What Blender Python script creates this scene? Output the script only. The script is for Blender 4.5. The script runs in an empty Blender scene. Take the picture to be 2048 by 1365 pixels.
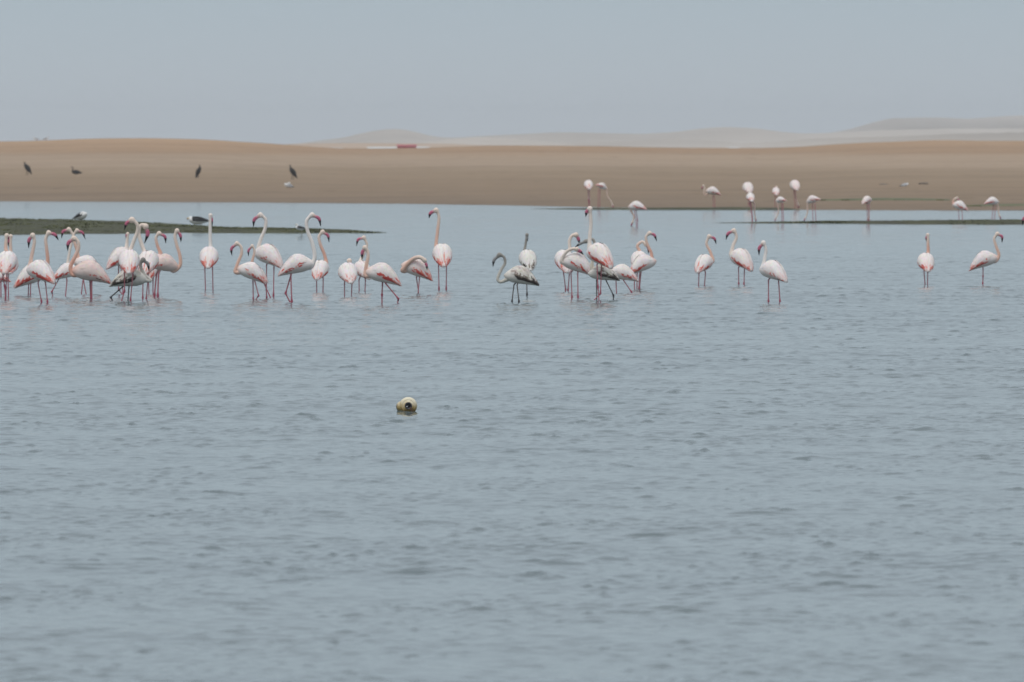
import bpy, math, random
import numpy as np
from mathutils import Vector, Matrix

R = math.radians
sc = bpy.context.scene
col = sc.collection

# ------------------------------------------------------------------ camera
H = 2.1                      # eye height above the lagoon, metres
LENS = 300.0
F = 2048 * LENS / 36.0       # focal length in photo pixels
YH = 300.0                   # horizon row in the photograph
TH = math.atan((682.5 - YH) / F)
cam_d = bpy.data.cameras.new('camera')
cam_d.lens = LENS
cam_d.sensor_width = 36.0
cam_d.clip_start = 0.5
cam_d.clip_end = 20000
cam_d.dof.use_dof = True
cam_d.dof.focus_distance = 83.0
cam_d.dof.aperture_fstop = 10.5
cam = bpy.data.objects.new('camera', cam_d)
col.objects.link(cam)
cam.location = (0, 0, H)
cam.rotation_euler = (R(90) - TH, 0, 0)
sc.camera = cam

# ------------------------------------------------------------------ sky and sun (bright overcast)
SUN_EL, SUN_AZ = 62.0, 205.0           # azimuth from +Y clockwise: behind the camera, a little left
w = bpy.data.worlds.new('World')
sc.world = w
w.use_nodes = True
nt = w.node_tree
nt.nodes.clear()
out = nt.nodes.new('ShaderNodeOutputWorld')
sky = nt.nodes.new('ShaderNodeTexSky')
sky.sky_type = 'NISHITA'
sky.sun_disc = False
sky.sun_elevation = R(SUN_EL)
sky.sun_rotation = R(SUN_AZ)
sky.dust_density = 4.0
b1 = nt.nodes.new('ShaderNodeBackground')
b1.inputs['Strength'].default_value = 0.06
nt.links.new(sky.outputs[0], b1.inputs['Color'])
tc = nt.nodes.new('ShaderNodeTexCoord')
sep = nt.nodes.new('ShaderNodeSeparateXYZ')
nt.links.new(tc.outputs['Generated'], sep.inputs[0])
rmp = nt.nodes.new('ShaderNodeValToRGB')
nt.links.new(sep.outputs['Z'], rmp.inputs[0])
e = rmp.color_ramp.elements
e[0].position = 0.0
e[0].color = (0.545, 0.590, 0.635, 1)
e[1].position = 1.0
e[1].color = (0.95, 0.99, 1.05, 1)
k = e.new(0.02); k.color = (0.450, 0.545, 0.608, 1)
k = e.new(0.25); k.color = (0.610, 0.695, 0.775, 1)
k = e.new(0.6); k.color = (0.76, 0.82, 0.90, 1)
b2 = nt.nodes.new('ShaderNodeBackground')
nt.links.new(rmp.outputs[0], b2.inputs['Color'])
b2.inputs['Strength'].default_value = 1.0
mx = nt.nodes.new('ShaderNodeMixShader')
mx.inputs[0].default_value = 0.88
nt.links.new(b1.outputs[0], mx.inputs[1])
nt.links.new(b2.outputs[0], mx.inputs[2])
nt.links.new(mx.outputs[0], out.inputs['Surface'])

sun_d = bpy.data.lights.new('sun', 'SUN')
sun_d.energy = 1.3
sun_d.angle = R(25)
sun_d.color = (1.0, 0.96, 0.90)
sun = bpy.data.objects.new('sun', sun_d)
col.objects.link(sun)
az = R(SUN_AZ)
sdir = Vector((math.sin(az) * math.cos(R(SUN_EL)), math.cos(az) * math.cos(R(SUN_EL)), math.sin(R(SUN_EL))))
sun.rotation_euler = sdir.to_track_quat('Z', 'Y').to_euler()

sc.view_settings.view_transform = 'Standard'
sc.view_settings.look = 'None'
sc.view_settings.exposure = 0.0
sc.view_settings.gamma = 1.0

# ------------------------------------------------------------------ helpers
CT, ST = math.cos(TH), math.sin(TH)


def at(px, py, d):
    """point of the place seen at photo pixel (px, py) at ground distance d"""
    xc = (px - 1024.0) / F
    yc = -(py - 682.5) / F
    y = CT + ST * yc
    z = -ST + CT * yc
    s = d / y
    return Vector((xc * s, d, H + z * s))


def ground_d(py, z=0.0):
    yc = -(py - 682.5) / F
    return (z - H) / (-ST + CT * yc) * (CT + ST * yc)


def tag(o, label=None, cat=None, group=None, kind=None):
    if label: o['label'] = label
    if cat: o['category'] = cat
    if group: o['group'] = group
    if kind: o['kind'] = kind
    return o


def mesh_obj(name, verts, faces, mat, loc=(0, 0, 0), cols=None, parent=None, smooth=True):
    me = bpy.data.meshes.new(name)
    me.from_pydata([tuple(v) for v in verts], [], faces)
    if smooth:
        me.polygons.foreach_set('use_smooth', [True] * len(me.polygons))
    if cols is not None:
        ca = me.color_attributes.new('Col', 'FLOAT_COLOR', 'POINT')
        ca.data.foreach_set('color', np.array(cols, dtype=np.float32).reshape(-1))
    me.materials.append(mat)
    me.update()
    o = bpy.data.objects.new(name, me)
    col.objects.link(o)
    o.location = loc
    if parent: o.parent = parent
    return o


def grid_obj(name, P, mat, wrap=False):
    """P: rows x cols x 3 array -> one sheet"""
    nr, nc = P.shape[:2]
    me = bpy.data.meshes.new(name)
    me.vertices.add(nr * nc)
    me.vertices.foreach_set('co', P.astype(np.float32).reshape(-1))
    i = np.arange(nr - 1)[:, None] * nc + np.arange(nc - 1)[None, :]
    q = np.stack([i, i + 1, i + nc + 1, i + nc], axis=-1).reshape(-1, 4)
    n = len(q)
    me.loops.add(n * 4)
    me.loops.foreach_set('vertex_index', q.reshape(-1).astype(np.int32))
    me.polygons.add(n)
    me.polygons.foreach_set('loop_start', np.arange(n, dtype=np.int32) * 4)
    me.polygons.foreach_set('loop_total', np.full(n, 4, dtype=np.int32))
    me.polygons.foreach_set('use_smooth', np.ones(n, dtype=bool))
    me.update(calc_edges=True)
    me.validate()
    me.materials.append(mat)
    o = bpy.data.objects.new(name, me)
    col.objects.link(o)
    return o


def new_mat(name):
    m = bpy.data.materials.new(name)
    m.use_nodes = True
    t = m.node_tree
    b = t.nodes['Principled BSDF']
    return m, t, b


def noise(t, scale, detail=4, vec=None, rough=0.55):
    n = t.nodes.new('ShaderNodeTexNoise')
    n.inputs['Scale'].default_value = scale
    n.inputs['Detail'].default_value = detail
    n.inputs['Roughness'].default_value = rough
    if vec is not None: t.links.new(vec, n.inputs['Vector'])
    return n


def ramp(t, src, stops):
    r = t.nodes.new('ShaderNodeValToRGB')
    t.links.new(src, r.inputs[0])
    el = r.color_ramp.elements
    el[0].position, el[0].color = stops[0][0], (*stops[0][1], 1)
    el[1].position, el[1].color = stops[-1][0], (*stops[-1][1], 1)
    for p, c in stops[1:-1]:
        x = el.new(p)
        x.color = (*c, 1)
    return r


def mixc(t, a, b, fac, mode='MIX'):
    m = t.nodes.new('ShaderNodeMix')
    m.data_type = 'RGBA'
    m.blend_type = mode
    for sock, v in ((m.inputs[6], a), (m.inputs[7], b)):
        if isinstance(v, tuple): sock.default_value = (*v, 1)
        else: t.links.new(v, sock)
    if isinstance(fac, float): m.inputs[0].default_value = fac
    else: t.links.new(fac, m.inputs[0])
    return m.outputs[2]


def geo_pos(t, scale=(1, 1, 1)):
    g = t.nodes.new('ShaderNodeNewGeometry')
    mp = t.nodes.new('ShaderNodeMapping')
    mp.inputs['Scale'].default_value = scale
    t.links.new(g.outputs['Position'], mp.inputs['Vector'])
    return mp.outputs[0]


def bump(t, b, src, strength, dist):
    n = t.nodes.new('ShaderNodeBump')
    n.inputs['Strength'].default_value = strength
    n.inputs['Distance'].default_value = dist
    t.links.new(src, n.inputs['Height'])
    t.links.new(n.outputs[0], b.inputs['Normal'])
    return n


# ------------------------------------------------------------------ materials
# lagoon water: turbid, opaque after a few centimetres
m_water, t, b = new_mat('lagoon_water')
vec = geo_pos(t)
big = noise(t, 0.05, 4, vec)
cr = ramp(t, big.outputs['Fac'], [(0.3, (0.078, 0.108, 0.115)), (0.7, (0.108, 0.138, 0.142))])
t.links.new(cr.outputs[0], b.inputs['Base Color'])
b.inputs['Roughness'].default_value = 0.08
b.inputs['IOR'].default_value = 1.33
nb = noise(t, 14.0, 5, geo_pos(t, (1, 0.7, 1)), 0.6)
bump(t, b, nb.outputs['Fac'], 0.16, 0.006)

# sand: dry on the crest, darker and damp down to the water
m_sand, t, b = new_mat('sand')
g = t.nodes.new('ShaderNodeNewGeometry')
sp = t.nodes.new('ShaderNodeSeparateXYZ')
t.links.new(g.outputs['Position'], sp.inputs[0])
nz = noise(t, 0.035, 5, geo_pos(t, (0.35, 1.0, 1.0)), 0.6)
mr = t.nodes.new('ShaderNodeMapRange')
t.links.new(sp.outputs['Z'], mr.inputs['Value'])
mr.inputs['From Min'].default_value = -0.1
mr.inputs['From Max'].default_value = 3.0
ad = t.nodes.new('ShaderNodeMath'); ad.operation = 'MULTIPLY_ADD'
t.links.new(nz.outputs['Fac'], ad.inputs[0])
ad.inputs[1].default_value = 0.16
t.links.new(mr.outputs[0], ad.inputs[2])
sb = t.nodes.new('ShaderNodeMath'); sb.operation = 'SUBTRACT'
t.links.new(ad.outputs[0], sb.inputs[0]); sb.inputs[1].default_value = 0.08
cr = ramp(t, sb.outputs[0], [
    (0.0, (0.110, 0.088, 0.068)), (0.035, (0.165, 0.125, 0.090)), (0.20, (0.212, 0.158, 0.107)),
    (0.33, (0.235, 0.178, 0.122)), (0.42, (0.288, 0.222, 0.163)), (0.56, (0.298, 0.228, 0.165)),
    (0.68, (0.27, 0.185, 0.118)), (1.0, (0.34, 0.235, 0.150))])
fine = noise(t, 0.8, 6, geo_pos(t, (0.5, 1.0, 1.0)), 0.7)
cf = ramp(t, fine.outputs['Fac'], [(0.25, (0.86, 0.85, 0.84)), (0.75, (1.12, 1.12, 1.12))])
c2 = mixc(t, cr.outputs[0], cf.outputs[0], 1.0, 'MULTIPLY')
band = noise(t, 0.12, 6, geo_pos(t, (0.10, 1.0, 1.0)), 0.7)
cb = ramp(t, band.outputs['Fac'], [(0.30, (0.80, 0.79, 0.78)), (0.48, (1.0, 0.99, 0.98)), (0.62, (1.05, 1.05, 1.05)), (0.80, (1.18, 1.17, 1.15))])
warm = mixc(t, c2, (1.09, 1.05, 1.0), 1.0, 'MULTIPLY')
c3 = mixc(t, warm, cb.outputs[0], 1.0, 'MULTIPLY')
spot = noise(t, 1.1, 3, geo_pos(t, (0.6, 0.35, 1.0)), 0.6)
csp = ramp(t, spot.outputs['Fac'], [(0.62, (1, 1, 1)), (0.72, (0.68, 0.66, 0.63))])
c4 = mixc(t, c3, csp.outputs[0], 1.0, 'MULTIPLY')
t.links.new(c4, b.inputs['Base Color'])
b.inputs['Roughness'].default_value = 0.9
b.inputs['Specular IOR Level'].default_value = 0.2
bump(t, b, noise(t, 3.0, 5, vec=geo_pos(t, (0.6, 1, 1))).outputs['Fac'], 0.4, 0.05)

m_dune, t, b = new_mat('dune_sand')
nz = noise(t, 0.004, 5, geo_pos(t, (1, 1, 6)), 0.55)
cr = ramp(t, nz.outputs['Fac'], [(0.35, (0.25, 0.21, 0.17)), (0.65, (0.47, 0.41, 0.35))])  # wide colour spread also stands in for lit and shaded slopes
t.links.new(cr.outputs[0], b.inputs['Base Color'])
b.inputs['Roughness'].default_value = 0.95

m_flat, t, b = new_mat('flat_sand')
nz = noise(t, 0.02, 5, geo_pos(t, (0.3, 1, 1)), 0.55)
cr = ramp(t, nz.outputs['Fac'], [(0.3, (0.36, 0.25, 0.165)), (0.7, (0.46, 0.335, 0.235))])
t.links.new(cr.outputs[0], b.inputs['Base Color'])
b.inputs['Roughness'].default_value = 0.95

m_bed, t, b = new_mat('lagoon_bed')
b.inputs['Base Color'].default_value = (0.12, 0.10, 0.075, 1)

# weed-covered mud
m_weed, t, b = new_mat('weed_mud')
a1 = noise(t, 0.9, 6, geo_pos(t, (1, 0.35, 1)), 0.7)
cr = ramp(t, a1.outputs['Fac'], [(0.28, (0.026, 0.024, 0.013)), (0.45, (0.040, 0.040, 0.015)),
                                 (0.6, (0.054, 0.056, 0.018)), (0.78, (0.095, 0.082, 0.045))])
t.links.new(cr.outputs[0], b.inputs['Base Color'])
b.inputs['Roughness'].default_value = 0.8
b.inputs['Specular IOR Level'].default_value = 0.25
bump(t, b, a1.outputs['Fac'], 0.8, 0.05)

m_algae, t, b = new_mat('green_algae')
a1 = noise(t, 2.0, 4, geo_pos(t))
cr = ramp(t, a1.outputs['Fac'], [(0.35, (0.055, 0.065, 0.020)), (0.7, (0.12, 0.125, 0.045))])
t.links.new(cr.outputs[0], b.inputs['Base Color'])
b.inputs['Roughness'].default_value = 0.8


def feather_mat(name, bstr, rough=0.75):
    m, t, b = new_mat(name)
    at_ = t.nodes.new('ShaderNodeAttribute')
    at_.attribute_name = 'Col'
    tcn = t.nodes.new('ShaderNodeTexCoord')
    n1 = noise(t, 55.0, 4, tcn.outputs['Object'], 0.65)
    cf = ramp(t, n1.outputs['Fac'], [(0.3, (0.90, 0.88, 0.87)), (0.7, (1.05, 1.05, 1.05))])
    c = mixc(t, at_.outputs['Color'], cf.outputs[0], 1.0, 'MULTIPLY')
    t.links.new(c, b.inputs['Base Color'])
    b.inputs['Roughness'].default_value = rough
    b.inputs['Specular IOR Level'].default_value = 0.25
    bump(t, b, n1.outputs['Fac'], bstr, 0.006)
    return m


m_bird = feather_mat('plumage', 0.5)


def plain(name, c, rough=0.6, var=0.15, scale=8.0):
    m, t, b = new_mat(name)
    tcn = t.nodes.new('ShaderNodeTexCoord')
    n1 = noise(t, scale, 4, tcn.outputs['Object'])
    lo = tuple(x * (1 - var) for x in c); hi = tuple(min(1, x * (1 + var)) for x in c)
    cr = ramp(t, n1.outputs['Fac'], [(0.3, lo), (0.7, hi)])
    t.links.new(cr.outputs[0], b.inputs['Base Color'])
    b.inputs['Roughness'].default_value = rough
    return m


# ------------------------------------------------------------------ lagoon water surface
rng = np.random.default_rng(7)


# where legs stand in the water (photo pixels): they wrinkle the surface
FEET = [(11, 600), (16, 592), (57, 591), (61, 591), (83, 606), (95, 606), (105, 592), (131, 592), (163, 586), (172, 586), (183, 597),
        (244, 603), (260, 603), (285, 598), (292, 598), (309, 594), (315, 594), (222, 601), (256, 601), (411, 580), (426, 580), (507, 600),
        (512, 600), (533, 595), (547, 593), (580, 605), (584, 605), (633, 583), (646, 583), (689, 592), (703, 592), (719, 582), (730, 582),
        (764, 607), (795, 607), (837, 587), (878, 580), (892, 580), (1024, 605), (1038, 605), (1054, 592), (1131, 582), (1136, 582),
        (1144, 597), (1156, 597), (1190, 600), (1198, 600), (1227, 593), (1233, 586), (1263, 585), (1269, 577), (1279, 578), (1397, 572),
        (1409, 572), (1477, 570), (1488, 570), (1537, 605), (1560, 605), (1850, 570), (1855, 570), (1965, 568), (815, 826)]


def build_water():
    half = math.atan(1024 / F) * 1.15
    inner = np.linspace(-half, half, 680)
    outer = np.array([R(a) for a in (7.5, 10, 14, 20, 30, 45, 60, 72, 80)])
    ang = np.concatenate([-outer[::-1], inner, outer])
    ds = [0.5, 4, 10, 18, 24, 28.0]
    d = 28.0
    while d < 405:
        d += max(0.017, 0.017 * (d / 30.0) ** 0.58) if d < 165 else 0.055 * (d / 165.0) ** 3.2
        ds.append(d)
    ds += [420, 450]
    ds = np.array(ds)
    D, A = np.meshgrid(ds, ang, indexing='ij')
    X = (D + 40.0) * np.tan(A)          # the fan starts behind the eye, so the near water is well covered to both sides
    Y = D.copy()
    Z = np.zeros_like(X)
    wx = X + 0.18 * np.sin(Y * 1.3 + 0.7 * X) + 0.10 * np.sin(X * 2.9 - Y * 0.8)
    wy = Y + 0.18 * np.sin(X * 1.7 - 0.9 * Y) + 0.12 * np.sin(Y * 2.1 + X * 1.2)
    # wavelets; short ones fade out where the sheet gets too coarse for them
    step = np.gradient(ds)
    cellx = (inner[1] - inner[0]) * (D + 40.0)
    # patchy strength (gusts) and calmer water beyond ~165 m
    env = 1.0 + 0.22 * np.sin(0.11 * X + 0.05 * Y + 1.0) * np.sin(0.07 * Y - 0.13 * X) + 0.14 * np.sin(0.31 * Y + 0.2 * X)
    calm = 1.0 - 0.35 * np.clip((Y - 150) / 30.0, 0, 1)
    bands = [(0.09, 0.0011, 24), (0.14, 0.0018, 28), (0.22, 0.00185, 24), (0.45, 0.0014, 12), (1.5, 0.0036, 8)]
    for lam0, amp, n in bands:
        B = np.zeros_like(X)
        lo = max(0.0, 0)
        for i in range(n):
            lam = lam0 * rng.uniform(0.72, 1.4)
            th = rng.normal(0.35, 0.6)             # main travel roughly from the right, towards the eye
            kx, ky = 2 * math.pi / lam * math.sin(th), 2 * math.pi / lam * math.cos(th)
            ph = rng.uniform(0, 2 * math.pi)
            s = np.sin(kx * wx + ky * wy + ph)
            B += s
        B /= math.sqrt(n)
        if lam0 < 1: B = np.exp(0.84 * np.minimum(B, 2.6)) - 1.35      # sparse steep crests over flat troughs
        fade = np.clip((lam0 / np.maximum(cellx, step[:, None]) - 2.2) / 2.0, 0, 1)
        Z += amp * B * fade
    Z *= env * calm * (1.0 + 0.15 * np.clip((Y - 60) / 50.0, 0, 1))
    rr_ = random.Random(9)
    for fx, fy in FEET:
        dd = ground_d(fy)
        cx = (fx - 1024) / F * dd
        i0, i1 = np.searchsorted(ds, [dd - 1.6, dd + 1.6])
        sx, sy = X[i0:i1], Y[i0:i1]
        r_ = np.sqrt((sx - cx) ** 2 + (sy - dd) ** 2)
        lam = rr_.uniform(0.17, 0.24)
        Z[i0:i1] += 0.0034 * np.sin(2 * math.pi * r_ / lam + rr_.uniform(0, 6)) * np.exp(-r_ / 0.42) * (r_ < 1.6)
    edge = np.clip((half - np.abs(A)) / (half * 0.08), 0, 1)
    near = np.clip((D - 20) / 6.0, 0, 1)
    Z *= edge * near
    o = grid_obj('lagoon', np.stack([X, Y, Z], axis=-1), m_water)
    tag(o, kind='structure')
    return o


build_water()

# bed of the lagoon and the ground sheet to the horizon
P = np.zeros((2, 2, 3))
P[0, 0] = (-1500, -80, -0.6); P[0, 1] = (1500, -80, -0.6); P[1, 0] = (-1500, 460, -0.6); P[1, 1] = (1500, 460, -0.6)
tag(grid_obj('lagoon_bed', P, m_bed), kind='structure')


# ------------------------------------------------------------------ the sand bank
def smooth_noise(x, y, seed, scale, n=7):
    r = np.random.default_rng(seed)
    s = np.zeros_like(x)
    for i in range(n):
        a = r.uniform(0, 2 * math.pi)
        f = 2 * math.pi / scale * r.uniform(0.5, 1.8)
        s += np.sin(f * (math.cos(a) * x + math.sin(a) * y) + r.uniform(0, 6.28))
    return s / math.sqrt(n)


crest_x = [-600, 0, 100, 200, 350, 450, 560, 620, 700, 800, 900, 960, 1100, 1250, 1400, 1560, 1700, 1850, 2048, 2700]
crest_y = [288, 283, 281, 276.5, 277, 281, 289, 294, 299, 298, 295, 291.5, 292, 294, 297, 297, 287, 281, 281, 286]
shore_x = [-600, 0, 500, 800, 1050, 1200, 1600, 2048, 2700]
shore_y = [402, 403, 405.5, 408, 412, 415, 420.5, 422, 424]
q_t = [0, 0.06, 0.15, 0.35, 0.6, 0.8, 0.93, 1]
q_v = [0, 0.15, 0.29, 0.47, 0.66, 0.84, 0.96, 1]


def bank_z(px, d):
    ys = np.interp(px, shore_x, shore_y)
    yc = np.interp(px, crest_x, crest_y)
    for sh in (-45, -25, 25, 45):
        yc = yc + np.interp(px + sh, crest_x, crest_y)
    yc = yc / 5.0
    dsh = H * F / (ys - 300.0)
    tt = (d - dsh) / (650.0 - dsh)
    y = ys + (yc - ys) * np.interp(tt, q_t, q_v)
    z = H - (y - 300.0) * d / F
    zc = H - (yc - 300.0) * 650.0 / F
    z = np.where(tt > 1, zc - (d - 650) * 0.011, z)
    z = np.where(tt < 0, (d - dsh) * 0.03, z)
    return z, tt


def build_bank():
    pxs = np.concatenate([[-9000, -5000, -3000, -2000, -1200], np.linspace(-600, 2700, 420), [3400, 4500, 6500, 10000]])
    dd = np.concatenate([np.linspace(295, 380, 90), np.linspace(382, 660, 120), np.linspace(665, 760, 12)])
    D, PX = np.meshgrid(dd, pxs, indexing='ij')
    Z, tt = bank_z(PX, D)
    X = (PX - 1024) / F * D
    amp = 0.035 * np.clip(tt * 6, 0, 1)
    Z = Z + amp * smooth_noise(X * 0.4, D, 3, 45.0) + 0.022 * np.clip(tt * 10, 0.3, 1) * smooth_noise(X * .6, D * .6, 5, 6.0, 14)
    o = grid_obj('sand_bank', np.stack([X, D, Z], axis=-1), m_sand)
    tag(o, kind='structure')


build_bank()


def bank_at(px, py):
    """first distance where the sand bank shows at photo pixel (px, py)"""
    for d in np.arange(300, 650, 0.5):
        z, _ = bank_z(np.array([float(px)]), np.array([d]))
        if H - (py - 300.0) * d / F <= z[0]:
            return float(d)
    return 640.0


# far flat and its low swell
def build_flat():
    pxs = np.concatenate([[-9000, -4000, -1500], np.linspace(-400, 2500, 200), [3600, 6000, 10000]])
    dd = np.concatenate([np.linspace(740, 1450, 20), np.linspace(1460, 2000, 50), np.linspace(2030, 2500, 14), np.linspace(2700, 5900, 12)])
    D, PX = np.meshgrid(dd, pxs, indexing='ij')
    yc = np.interp(PX, [0, 540, 600, 700, 900, 960, 1100, 1300, 1400, 1560, 1700, 2048],
                   [300, 291, 287.5, 286.5, 288, 291, 294.5, 296, 296, 297, 299, 300])
    zc = H - (yc - 300) * 1900 / F
    base = 1.5 + 0.55 * np.clip((D - 760) / 600.0, 0, 1)
    s = np.clip((D - 1480) / 420.0, 0, 1)
    s2 = np.clip((D - 1900) / 500.0, 0, 1)
    Z = base + (zc - base) * (s * s * (3 - 2 * s)) * (1 - 0.9 * s2)
    X = (PX - 1024) / F * D
    Z += 0.05 * smooth_noise(X * 0.4, D, 11, 120)
    tag(grid_obj('sand_flat', np.stack([X, D, Z], axis=-1), m_flat), kind='structure')


build_flat()


def build_ridge(name, d0, depth, xs, ys, seed):
    pxs = np.linspace(xs[0], xs[-1], 260)
    yc = np.interp(pxs, xs, ys)
    kern = np.hanning(13); kern /= kern.sum()
    yc = np.convolve(np.pad(yc, 6, mode='edge'), kern, mode='valid')
    dd = np.linspace(0, 1, 60)
    T, PX = np.meshgrid(dd, pxs, indexing='ij')
    X0 = (PX - 1024) / F * d0
    wig = 0.12 * smooth_noise(X0, X0 * 0 + seed, seed, 260)
    D = d0 + (T - 0.5) * depth
    YC = np.tile(yc, (60, 1))
    zc = H - (YC - 300) * d0 / F
    c = 0.5 + wig
    prof = np.where(T < c, np.clip(T / c, 0, 1) ** 1.4, np.clip((1 - T) / (1 - c), 0, 1) ** 0.8)
    Z = 0.6 + (zc - 0.6) * prof
    X = (PX - 1024) / F * D
    Z += 1.6 * prof * (1 - prof) * 4 * smooth_noise(X, D * 1.3, seed + 3, 170)
    tag(grid_obj(name, np.stack([X, D, Z], axis=-1), m_dune), kind='structure')


build_ridge('dunes', 3400, 700,
            [540, 620, 700, 740, 790, 830, 860, 900, 960, 1040, 1120, 1200, 1280, 1350, 1400, 1450, 1500, 1550, 1600, 1650, 1750, 1900, 2300],
            [296, 284, 273, 263, 256, 262, 272, 276, 272, 268, 264, 266, 269, 264, 258, 254, 256, 263, 268, 267, 262, 258, 256], 21)
build_ridge('dunes', 4500, 800,
            [1560, 1650, 1700, 1740, 1780, 1830, 1880, 1930, 1980, 2048, 2150, 2400],
            [285, 268, 258, 246, 237, 234, 235, 237.5, 234, 230, 227, 232], 33)
build_ridge('dunes', 2500, 500,
            [850, 950, 1000, 1150, 1350, 1480, 1560, 1620, 1700, 1800, 1900, 2048, 2200, 2400],
            [296, 284, 282, 284, 280, 286, 284, 277, 275, 273, 268, 264, 262, 266], 41)


# ------------------------------------------------------------------ weed-covered bars
def build_bar(name, xs, near_y, far_y, hgt, seed, rows=40, cols=260, lump=0.02):
    pxs = np.linspace(xs[0], xs[-1], cols)
    ny = np.interp(pxs, xs, near_y)
    fy = np.interp(pxs, xs, far_y)
    dn = H * F / (ny - 300)
    hh = np.interp(pxs, xs, hgt)
    df = np.maximum((H - hh) * F / (fy - 300), dn + 0.8)
    T, PX = np.meshgrid(np.linspace(-0.12, 1.12, rows), pxs, indexing='ij')
    D = dn + (df - dn) * T
    X = (PX - 1024) / F * D
    edge = 0.35 * smooth_noise(X, D * 0.2, seed, 5.0)
    D = D + edge * np.where(T < 0.3, 1, 0.4)
    p = np.clip((T + 0.03) / 0.25, -0.4, 1) * np.clip((1.08 - T) / 0.12, -1, 1)
    p = np.where(T < 0.3, np.clip((T + 0.02) / 0.32, -1.5, 1), np.clip((1.05 - T) / 0.06, -1.5, 1))
    Z = hh * p + lump * smooth_noise(X, D, seed + 1, 2.5, 12) * np.clip(p * 2, 0, 1) * np.clip(hh / 0.08, 0.2, 1)
    o = grid_obj(name, np.stack([X, D, Z], axis=-1), m_weed)
    tag(o, kind='structure')
    return pxs, dn, df, hh


bar = build_bar('weed_bar', [-500, -100, 0, 150, 300, 400, 440, 520, 600, 690, 745, 762],
                [471, 471, 470.5, 468.5, 467, 466.5, 466.5, 466.5, 466.5, 466.3, 466.2, 466.2],
                [437, 437, 437, 440, 446, 452, 455, 456, 457.5, 460.5, 465, 466],
                [0.10, 0.10, 0.10, 0.10, 0.09, 0.09, 0.08, 0.08, 0.07, 0.05, 0.02, 0.0], 51)
bar2 = build_bar('weed_bar', [1430, 1490, 1560, 1640, 1800, 1900, 2048, 2400],
                 [446.5, 446.8, 447, 447, 448.2, 449, 450, 451],
                 [446.0, 444.8, 443.5, 442.8, 441.5, 440.5, 439, 438],
                 [0.0, 0.02, 0.04, 0.05, 0.07, 0.08, 0.10, 0.10], 61, rows=24, lump=0.015)
bar3 = build_bar('weed_bar', [1060, 1120, 1200, 1330, 1450, 1570, 1600],
                 [418.5, 419, 419.5, 420, 420.5, 420.8, 420.8],
                 [418, 417, 416, 415.2, 415, 416, 418],
                 [0.0, 0.03, 0.05, 0.07, 0.07, 0.05, 0.0], 71, rows=20, cols=160, lump=0.01)


def tufts(name, src, n, seed, hmax, amount=1.0):
    pxs, dn, df, hh = src
    r = random.Random(seed)
    V, Fc = [], []
    for i in range(n):
        k = r.randrange(len(pxs) - 1)
        t_ = r.random()
        d = dn[k] + (df[k] - dn[k]) * (0.04 + 0.98 * t_)
        x = (pxs[k] + r.uniform(0, 6) - 1024) / F * d
        z = hh[k] * min(1.0, t_ * 3 + 0.1) * 0.95
        h = hmax * r.uniform(0.3, 1.0) * min(1.0, hh[k] / 0.08 + 0.1)
        for j in range(4):
            a = r.uniform(0, 6.28); wd = r.uniform(0.01, 0.035)
            bx, by = x + r.uniform(-.08, .08), d + r.uniform(-.1, .1)
            dx, dy = math.cos(a), math.sin(a)
            lx, ly = r.uniform(-.05, .05), r.uniform(-.05, .05)
            b0 = len(V)
            V += [(bx - dx * wd, by - dy * wd, z - 0.02), (bx + dx * wd, by + dy * wd, z - 0.02),
                  (bx + dx * wd * .6 + lx, by + dy * wd * .6 + ly, z + h * .7), (bx + lx * 2, by + ly * 2, z + h)]
            Fc += [(b0, b0 + 1, b0 + 2), (b0, b0 + 2, b0 + 3)]
    o = mesh_obj(name, V, Fc, m_algae)
    tag(o, kind='stuff')


tufts('algae_tufts', bar, 4200, 5, 0.032)
tufts('algae_tufts', bar2, 700, 6, 0.025)


# green algae film left by the tide on the sand, far right
def film(name, xs, ys, thick, seed):
    pxs = np.linspace(xs[0], xs[-1], 90)
    V = []
    rows = 6
    P = np.zeros((rows, 90, 3))
    for i, px in enumerate(pxs):
        y = np.interp(px, xs, ys); th = np.interp(px, xs, thick)
        for j in range(rows):
            yy = y + th * (0.5 - j / (rows - 1))
            d = bank_at(px, yy)
            z, _ = bank_z(np.array([px]), np.array([d]))
            P[j, i] = ((px - 1024) / F * d, d, z[0] + (0.05 if 0 < j < rows - 1 else -0.03))
    tag(grid_obj(name, P, m_algae), 'thin green algae line left on the wet sand', kind='structure')


film('algae_film', [1640, 1700, 1760, 1830, 1900], [402, 401, 400, 400.5, 402], [0.6, 2.2, 3.0, 3.0, 0.6], 3)
film('algae_film', [1930, 1990, 2048, 2100], [414, 412.5, 412, 412], [0.6, 3, 3.5, 2], 4)


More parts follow.
